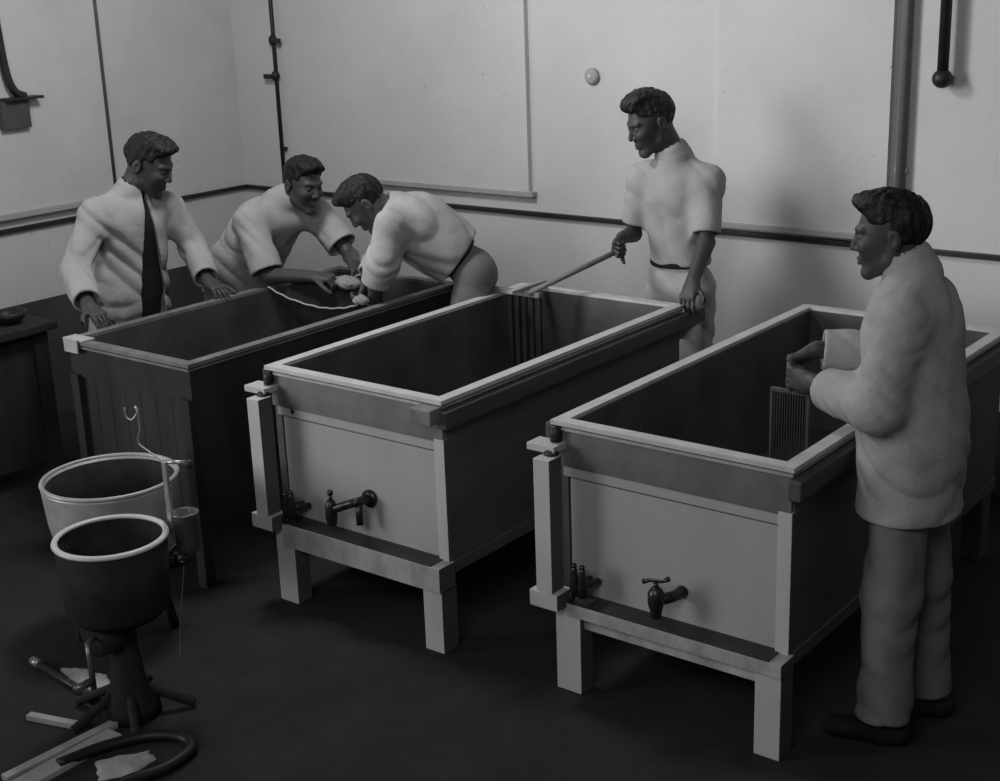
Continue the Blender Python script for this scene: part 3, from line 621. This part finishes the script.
def person(name, label, J, o):
    """J: joints in room coordinates; o: options"""
    base = (J['feet'][0][0] / 2 + J['feet'][1][0] / 2, J['feet'][0][1] / 2 + J['feet'][1][1] / 2, 0)
    t = thing(name, label, 'person', base)
    A = {k: np.array(v, float) for k, v in J.items() if k not in ('feet',)}
    feet = [np.array(f, float) for f in J['feet']]
    B = frame(J['F'], J['U']); s = o.get('hs', 1.03); Hc = A['head']; nb = A['neck']
    skin = o.get('skin', M_skin); fh = o.get('hh', .0038)
    nk0 = Hc + (-B[1] * .030 - B[2] * .05) * s
    def fhead(P):
        d = head_parts(P, Hc, B, s)
        return smin(d, rc(P, nk0, nb, .054 * s, .062), .03)
    parts = [sdf_mesh(fhead, *bounds(Hc, Hc - B[2] * .06, nb, pad=.15), fh)]
    bf = nrm(o['face']); rt = np.cross(bf, V(0, 0, 1)); hipc = A['hip']; hl, hr = hipc - rt * .09, hipc + rt * .09
    sh = {'r': A['sr'], 'l': A['sl']}; el = {'r': A['er'], 'l': A['el']}; wr = {'r': A['wr'], 'l': A['wl']}
    for k in 'rl':
        Hd = o['hand_' + k]; W = wr[k]
        f = lambda P, W=W, E=el[k], Hd=Hd: smin(frc(P, E, W, .042, .0275, V(0, 0, 1), .98), hand_f(P, W, **Hd), .02)
        parts.append(sdf_mesh(f, *bounds(W, el[k], W + nrm(Hd['d']) * .17, pad=.075), .0034))
    knees = [A['kr'], A['kl']]; up = nrm(nb - hipc)
    chest = hipc + (nb - hipc) * .68
    def fcore(P):
        d = frc(P, hipc + up * .02, chest, .125, .13, bf - up * (bf @ up), .72)
        d = smin(d, rc(P, sh['l'], sh['r'], .045, .045), .06)
        for k in 'rl':
            d = smin(d, rc(P, sh[k], el[k], .040, .036), .03)
        for h_, k_, f_ in ((hr, knees[0], feet[0]), (hl, knees[1], feet[1])):
            an = f_ + V(0, 0, .09); d = smin(d, rc(P, h_, k_, .075, .05), .04); d = smin(d, rc(P, k_, an, .05, .035), .03)
        return d
    parts.append(sdf_mesh(fcore, *bounds(nb, hipc, *sh.values(), *el.values(), *feet, *knees, pad=.2), .014))
    np_obj('body', parts, skin, t)
    body = t.children[-1] if t.children else None
    # eyes (iris) as sub-parts of the body
    for e in (-1, 1):
        bm = bmesh.new(); c = Hc + (B[0] * .031 * e + B[1] * .0835 + B[2] * .009) * s; ball(bm, c, .0052 * s, seg=10); obj('iris', bm, M_iris, t, True)
    np_obj('hair', [sdf_mesh(lambda P: hair_f(P, Hc, B, s, o['style']), *bounds(Hc + B[2] * .05, pad=.17), .0038)], o.get('hair', M_hair), t)
    # --- upper garment
    fw = bf - up * (bf @ up); fw = nrm(fw); g = o['top']; hem = g['hem']; R = g.get('r', .165)
    hemc = g.get('hemc', hipc)
    def torso(P, grow=0.):
        d = frc(P, hipc + up * .05, chest, (g.get('waist', R * .93)) + grow, R + grow, fw, g.get('flat', .74))
        d = smin(d, rc(P, sh['l'] * .9 + sh['r'] * .1 - up * .012, sh['r'] * .9 + sh['l'] * .1 - up * .012, .060 + grow, .060 + grow), .07)
        for k in 'rl': d = smin(d, rc(P, nb - up * .02, sh[k] + up * .008, .045 + grow, .045 + grow), .05)
        d = smin(d, rc(P, chest + up * .02, nb, .11 + grow, .064 + grow), .05)
        if g.get('skirt'):
            d = smin(d, frc(P, hipc + up * .05, hemc, g['waist'] + grow, g['skirt'] + grow, fw, g.get('sflat', .74)), .05)
        return d
    def sleeve(P, k, solid=False):
        S, E, W = sh[k], el[k], wr[k]
        r0, r1, r2 = g.get('sl', (.064, .058, .052)); cut = g.get('cut_' + k, .985)
        if g.get('short_' + k):       # rolled above the elbow
            e2 = S + (E - S) * g['short_' + k]; a = rc(P, S, e2 + nrm(E - S) * .05, r0, r1 * 1.05); dr = nrm(E - S); end = e2
            inn = rc(P, e2 - dr * .03, e2 + dr * .1, r1 - .013, r1 - .006)
        else:
            e2 = E + (W - E) * cut; dr = nrm(W - E); a = smin(rc(P, S, E, r0, r1), rc(P, E, e2 + dr * .05, r1, r2), .03); end = e2
            inn = rc(P, e2 - dr * .025, e2 + dr * .1, r2 - .013, r2 - .004)
        a = a + g.get('amp', .006) * .8 * wrinkle(P, 1.5, 1.3 + ord(k)) * np.clip(-plane(P, end, dr) / .07, .12, 1)
        a = smax(a, plane(P, end, dr), .006)
        return smax(a, -inn, .003)
    opening = g.get('open')
    def ftop(P):
        d = torso(P) + g.get('amp', .006) * wrinkle(P, 1.1, g.get('seed', 0.))
        for c0, c1, rr, dep in g.get('folds', []):
            d = smin(d, rc(P, c0, c1, rr, rr * .6), .02) if dep > 0 else smax(d, -rc(P, c0, c1, rr, rr * .6), .02)
        hp = hem if not isinstance(hem, tuple) else None
        d = smax(d, (hem - P[:, 2]) if hp is not None else plane(P, hem[0], hem[1]), .01)
        nh = rc(P, nb - nrm(nb - chest) * g.get('neckdrop', .0), nb + (nk0 - nb) * 2.2, .064, .072)
        col = frc(P, nb + (nk0 - nb) * .0, nb + (nk0 - nb) * g.get('collar', .25), .083, .080, fw, 1.0)
        d = smin(d, col, .012); d = smax(d, -nh, .006)
        if opening: d = smax(d, -opening(P), .006)
        for k in 'rl': d = smin(d, sleeve(P, k), .05) if True else d
        return d
    np_obj(g['name'], [sdf_mesh(ftop, *bounds(nb + V(0, 0, .05), hipc, hemc, *sh.values(), *el.values(), *wr.values(), pad=.24), .0062)], g['mat'], t)
    if opening:
        np_obj('waistcoat', [sdf_mesh(lambda P: smax(torso(P, -.022), .0 + plane(P, nb, V(0, 0, 1)), .01), *bounds(nb, hipc, *sh.values(), pad=.2), .010)], M_vest, t)
    # --- trousers
    tr = o['trousers']; l0, l1, l2 = tr.get('r', (.098, .082, .070))
    def ftr(P):
        d = frc(P, hl, hr, tr.get('seat', .104), tr.get('seat', .104), fw, .98)
        d = smin(d, frc(P, hipc, hipc + up * .14, tr.get('waist', .135), tr.get('waist', .135), fw, .74), .04)
        for h_, k_, f_ in ((hr, knees[0], feet[0]), (hl, knees[1], feet[1])):
            an = f_ + V(0, 0, .05)
            leg = smin(rc(P, h_ - V(0, 0, .03), k_, l0, l1), rc(P, k_, an, l1, l2), .03)
            d = smin(d, leg, .012)
        d = d + tr.get('amp', .006) * wrinkle(P, 1.0, 4.2)
        d = smax(d, .095 - P[:, 2], .006); d = smax(d, plane(P, hipc + up * tr.get('top', .10), up), .006)
        return d
    np_obj('trousers', [sdf_mesh(ftr, *bounds(hipc + V(0, 0, .1), *feet, *knees, pad=.22), .0095)], tr['mat'], t)
    if tr.get('belt'):
        bc = hipc + up * (tr.get('top', .10) - .012)
        np_obj('belt', [sdf_mesh(lambda P: smax(np.abs(plane(P, bc, up)) - .014, frc(P, hipc, hipc + up * .14, .148, .146, fw, .76), .004), *bounds(bc, pad=.2), .006)], M_shoe, t)
    fd = o.get('toe', [bf, bf])
    for f_, dv in zip(feet, fd):
        dv = nrm(dv)
        def fs(P, f_=f_, dv=dv):
            d = frc(P, f_ - dv * .05 + V(0, 0, .045), f_ + dv * .15 + V(0, 0, .035), .042, .040, V(0, 0, 1), .85)
            d = smin(d, rc(P, f_ + V(0, 0, .05), f_ + V(0, 0, .12), .043, .042), .03)
            return smax(d, .001 - P[:, 2], .004)
        np_obj('shoe', [sdf_mesh(fs, *bounds(f_, f_ + dv * .15, pad=.12), .006)], M_shoe, t)
    return t, B, s

# -- man at right in the long white coat
kn = (.668, .385)
person('person', 'man in long white coat at right, working a curd knife with both hands', dict(
    head=(.985, .36, 1.585), F=(-.93, -.33, -.13), U=(-.10, -.02, 1), neck=(1.055, .375, 1.475),
    sl=(1.095, .20, 1.375), sr=(1.055, .525, 1.370), el=(1.055, .15, 1.125), er=(.965, .56, 1.17),
    wl=(.765, .335, 1.108), wr=(.732, .432, 1.187), hip=(1.09, .36, .92),
    kr=(1.10, .46, .50), kl=(1.085, .26, .50), feet=[(1.13, .475, 0), (1.085, .235, 0)]),
    dict(face=(-1, -.06, 0), style='quiff', hs=1.03, hh=.0030, skin=M_skin,
         hand_l=dict(d=V(-.98, .18, .03), n=V(.1, 1, 0), side=1, curl=(1.1, 1.25, .8), thumb=(.75, .35, .45)),
         hand_r=dict(d=V(-.82, -.38, -.42), n=V(-.35, -.40, -.75), side=-1, curl=(.9, 1.1, .7), thumb=(.75, .3, .5)),
         top=dict(name='coat', mat=M_coat, hem=.752, hemc=V(1.085, .36, .66), skirt=.205, waist=.188, r=.182, flat=.80, sflat=.76, sl=(.062, .074, .064), cut_l=.74, cut_r=.93,
                  amp=.008, collar=.52, seed=.6,
                  ),
         trousers=dict(mat=M_trou, seat=.085, r=(.086, .082, .082), amp=.010), toe=[V(-1, -.1, 0), V(-1, -.25, 0)]))
for i, (z, y) in enumerate(((1.452, .30), (1.425, .295))):
    bm = bmesh.new(); ball(bm, (.980 - i * .018, .330, z - .008), .0055); obj('coat_button', bm, M_iron, [c for c in C.objects if c.name == 'person'][0], True)

# -- man behind the middle vat
person('person', 'man in white shirt and belt standing behind middle vat, holding the rake pole', dict(
    head=(-.745, 1.83, 1.69), F=(-.50, -.80, -.36), U=(-.15, -.2, 1), neck=(-.665, 1.90, 1.535),
    sr=(-.825, 1.885, 1.435), sl=(-.495, 1.915, 1.435), er=(-.875, 1.885, 1.175), el=(-.455, 1.82, 1.185),
    wr=(-.84, 1.735, 1.185), wl=(-.425, 1.655, 1.045), hip=(-.65, 1.93, .95),
    kr=(-.76, 1.91, .50), kl=(-.56, 1.91, .50), feet=[(-.77, 1.95, 0), (-.55, 1.95, 0)]),
    dict(face=(-.12, -1, 0), style='tall', hs=1.10, skin=M_skin, hair=M_hairB,
         hand_r=dict(d=V(.10, -.80, -.30), n=V(.95, .1, -.3), side=-1, curl=(1.0, 1.2, .8), thumb=(.7, .35, .5)),
         hand_l=dict(d=V(.05, -.62, -.72), n=V(0, .75, -.65), side=1, curl=(.45, .6, .4), thumb=(.7, .7, .1), spread=.10),
         top=dict(name='shirt', mat=M_wall and M_shirt, hem=1.055, r=.158, waist=.150, flat=.72, sl=(.062, .060, .05), short_l=.86, short_r=.80, amp=.009, collar=.16, seed=2.),
         trousers=dict(mat=M_trouL, belt=True, seat=.088, r=(.086, .076, .07), top=.125, amp=.010)))

# -- man at far left in open coat
fc1 = nrm(V(.97, -.25, 0)); c1 = V(-2.76, .555, 1.2)
rt1 = np.cross(fc1, V(0, 0, 1))
def open1(P):
    """front opening of the coat: a wedge wider towards the waist"""
    q = P - c1.astype(np.float32); x = q @ rt1.astype(np.float32); y = q @ fc1.astype(np.float32); z = P[:, 2]
    w = .010 + np.clip(1.40 - z, 0, 1) * .14
    w = np.minimum(w, .070)
    return np.maximum(np.abs(x - .0) - w, -(y - .02))
person('person', 'man in open white coat over dark waistcoat, leaning on the left vat', dict(
    head=(-2.665, .575, 1.560), F=(.82, .34, -.42), U=(.35, .1, 1), neck=(-2.755, .525, 1.43),
    sr=(-2.79, .330, 1.350), sl=(-2.73, .715, 1.340), er=(-2.755, .175, 1.125), el=(-2.68, .80, 1.13),
    wr=(-2.52, .055, 1.02), wl=(-2.46, .68, 1.015), hip=(-2.83, .50, .93),
    kr=(-2.82, .38, .50), kl=(-2.80, .62, .50), feet=[(-2.86, .36, 0), (-2.84, .64, 0)]),
    dict(face=fc1, style='wave', hs=1.12, skin=M_skin,
         hand_r=dict(d=V(.85, -.1, -.30), n=V(-.2, 0, -1), side=-1, curl=(.30, .45, .3), thumb=(.7, .7, .1)),
         hand_l=dict(d=V(.90, -.10, -.30), n=V(-.25, 0, -1), side=1, curl=(.30, .45, .3), thumb=(.7, .7, .1)),
         top=dict(name='coat', mat=M_coat, hem=.78, hemc=V(-2.84, .50, .72), skirt=.20, waist=.178, r=.172, flat=.80, sl=(.068, .066, .060), amp=.011, collar=.16, cut_r=.86, cut_l=.90, open=open1, seed=3.1),
         trousers=dict(mat=M_trouD)))

# -- man reaching over the left vat
person('person', 'man in white shirt with rolled sleeves facing right, reaching over left vat', dict(
    head=(-2.33, 1.215, 1.40), F=(.97, -.12, -.24), U=(.25, 0, 1), neck=(-2.46, 1.16, 1.305),
    sr=(-2.47, .975, 1.245), sl=(-2.38, 1.345, 1.235), er=(-2.335, .945, 1.005), el=(-2.16, 1.335, 1.045),
    wr=(-2.085, 1.005, 1.015), wl=(-1.985, 1.175, 1.050), hip=(-2.76, 1.13, .92),
    kr=(-2.72, 1.00, .50), kl=(-2.72, 1.25, .50), feet=[(-2.76, .98, 0), (-2.78, 1.27, 0)]),
    dict(face=(.95, -.30, 0), style='wave', hs=1.06, skin=M_skin, hair=M_hair,
         hand_r=dict(d=V(.93, .30, -.05), n=V(.1, .2, -1), side=-1, curl=(.8, .9, .6), thumb=(.75, .4, .4)),
         hand_l=dict(d=V(.80, -.50, -.25), n=V(-.1, -.3, -1), side=1, curl=(.8, .9, .6), thumb=(.75, .4, .4)),
         top=dict(name='shirt', mat=M_coat, hem=.86, hemc=V(-2.78, 1.13, .80), skirt=.19, r=.170, waist=.175, flat=.80, sl=(.072, .078, .075), short_r=.93, short_l=.75, amp=.008, collar=.45, seed=4.4),
         trousers=dict(mat=M_trouD)))

# -- man bending between the left and middle vats
fb = nrm(V(-.80, -.60, 0))
person('person', 'man bent double between left and middle vats, belt at his waist', dict(
    head=(-1.80, 1.085, 1.365), F=(-.55, -.42, -.80), U=(-.62, -.50, .62), neck=(-1.70, 1.18, 1.335),
    sr=(-1.79, 1.28, 1.285), sl=(-1.60, 1.03, 1.290), er=(-1.80, 1.19, 1.13), el=(-1.625, .985, 1.130),
    wr=(-1.79, 1.06, 1.02), wl=(-1.675, .975, 1.010), hip=(-1.44, 1.40, 1.035),
    kr=(-1.455, 1.47, .52), kl=(-1.455, 1.27, .52), feet=[(-1.455, 1.50, 0), (-1.455, 1.24, 0)]),
    dict(face=fb, style='plain', hs=1.04, skin=M_skin, hair=M_hair,
         hand_r=dict(d=V(-.2, -.30, -.9), n=V(-.9, -.2, 0), side=1, curl=(.7, .9, .6), thumb=(.75, .4, .4)),
         hand_l=dict(d=V(-.15, .20, -.9), n=V(-.9, .2, 0), side=1, curl=(.7, .9, .6), thumb=(.75, .4, .4)),
         top=dict(name='shirt', mat=M_shirt, hem=(V(-1.50, 1.35, 1.09), V(.62, .50, -.62)), r=.182, waist=.165, flat=.88, sl=(.072, .072, .066), cut_r=.85, cut_l=.86, amp=.012, collar=.15, seed=5.),
         trousers=dict(mat=M_trouP, belt=True, seat=.088, waist=.12, top=.11, r=(.09, .078, .07)), toe=[V(-.1, -1, 0), V(-.1, -1, 0)]))

# ------------------------------------------------------------------ camera
F_PX, YAW, PITCH, ROLL = 1396.0, -.66783, .295075, -.035924
cam = bpy.data.cameras.new('camera'); co = bpy.data.objects.new('camera', cam); C.objects.link(co)
cam.sensor_width = 36.; cam.lens = F_PX * 36. / 1000.; cam.sensor_fit = 'HORIZONTAL'; cam.clip_start = .05
f = Vector((math.sin(YAW) * math.cos(PITCH), math.cos(YAW) * math.cos(PITCH), -math.sin(PITCH)))
r = Vector((math.cos(YAW), -math.sin(YAW), 0)); u = r.cross(f)
r2 = r * math.cos(ROLL) + u * math.sin(ROLL); u2 = -r * math.sin(ROLL) + u * math.cos(ROLL)
co.matrix_world = Matrix(((r2.x, u2.x, -f.x, 2.57203), (r2.y, u2.y, -f.y, -3.52244), (r2.z, u2.z, -f.z, 2.37974), (0, 0, 0, 1)))
bpy.context.scene.camera = co

# ------------------------------------------------------------------ light
def area(name, loc, target, sx_, sy_, power):
    l = bpy.data.lights.new(name, 'AREA'); l.shape = 'RECTANGLE'; l.size = sx_; l.size_y = sy_; l.energy = power
    o = bpy.data.objects.new(name, l); C.objects.link(o); o.location = loc
    o.rotation_euler = (Vector(target) - Vector(loc)).to_track_quat('-Z', 'Y').to_euler(); return o
def spot(name, loc, target, ang, blend, radius, power):
    l = bpy.data.lights.new(name, 'SPOT'); l.spot_size = math.radians(ang); l.spot_blend = blend; l.shadow_soft_size = radius; l.energy = power
    o = bpy.data.objects.new(name, l); C.objects.link(o); o.location = loc
    o.rotation_euler = (Vector(target) - Vector(loc)).to_track_quat('-Z', 'Y').to_euler(); return o
spot('window_light', (-5.6, -4.6, 2.5), (-1.4, .8, 1.35), 46, 1., 2.0, 1450)
area('wall_fill_light', (1.5, -4.6, 3.8), (-1.5, 2.4, 1.9), 2.6, 1.2, 65)  # added fill to brighten the walls, no window known here
l = bpy.data.lights.new('overhead_light', 'POINT'); l.energy = 135; l.shadow_soft_size = .28  # added overhead light, unseen, brightens left wall, rims and men
o = bpy.data.objects.new('overhead_light', l); C.objects.link(o); o.location = (-1.75, .25, 3.25)
w = bpy.data.worlds.new('world'); bpy.context.scene.world = w; w.use_nodes = True
w.node_tree.nodes['Background'].inputs[0].default_value = (1, 1, 1, 1); w.node_tree.nodes['Background'].inputs[1].default_value = .06

vs = bpy.context.scene.view_settings
vs.view_transform = 'Standard'; vs.look = 'None'; vs.gamma = 1; vs.use_curve_mapping = False; vs.exposure = 0
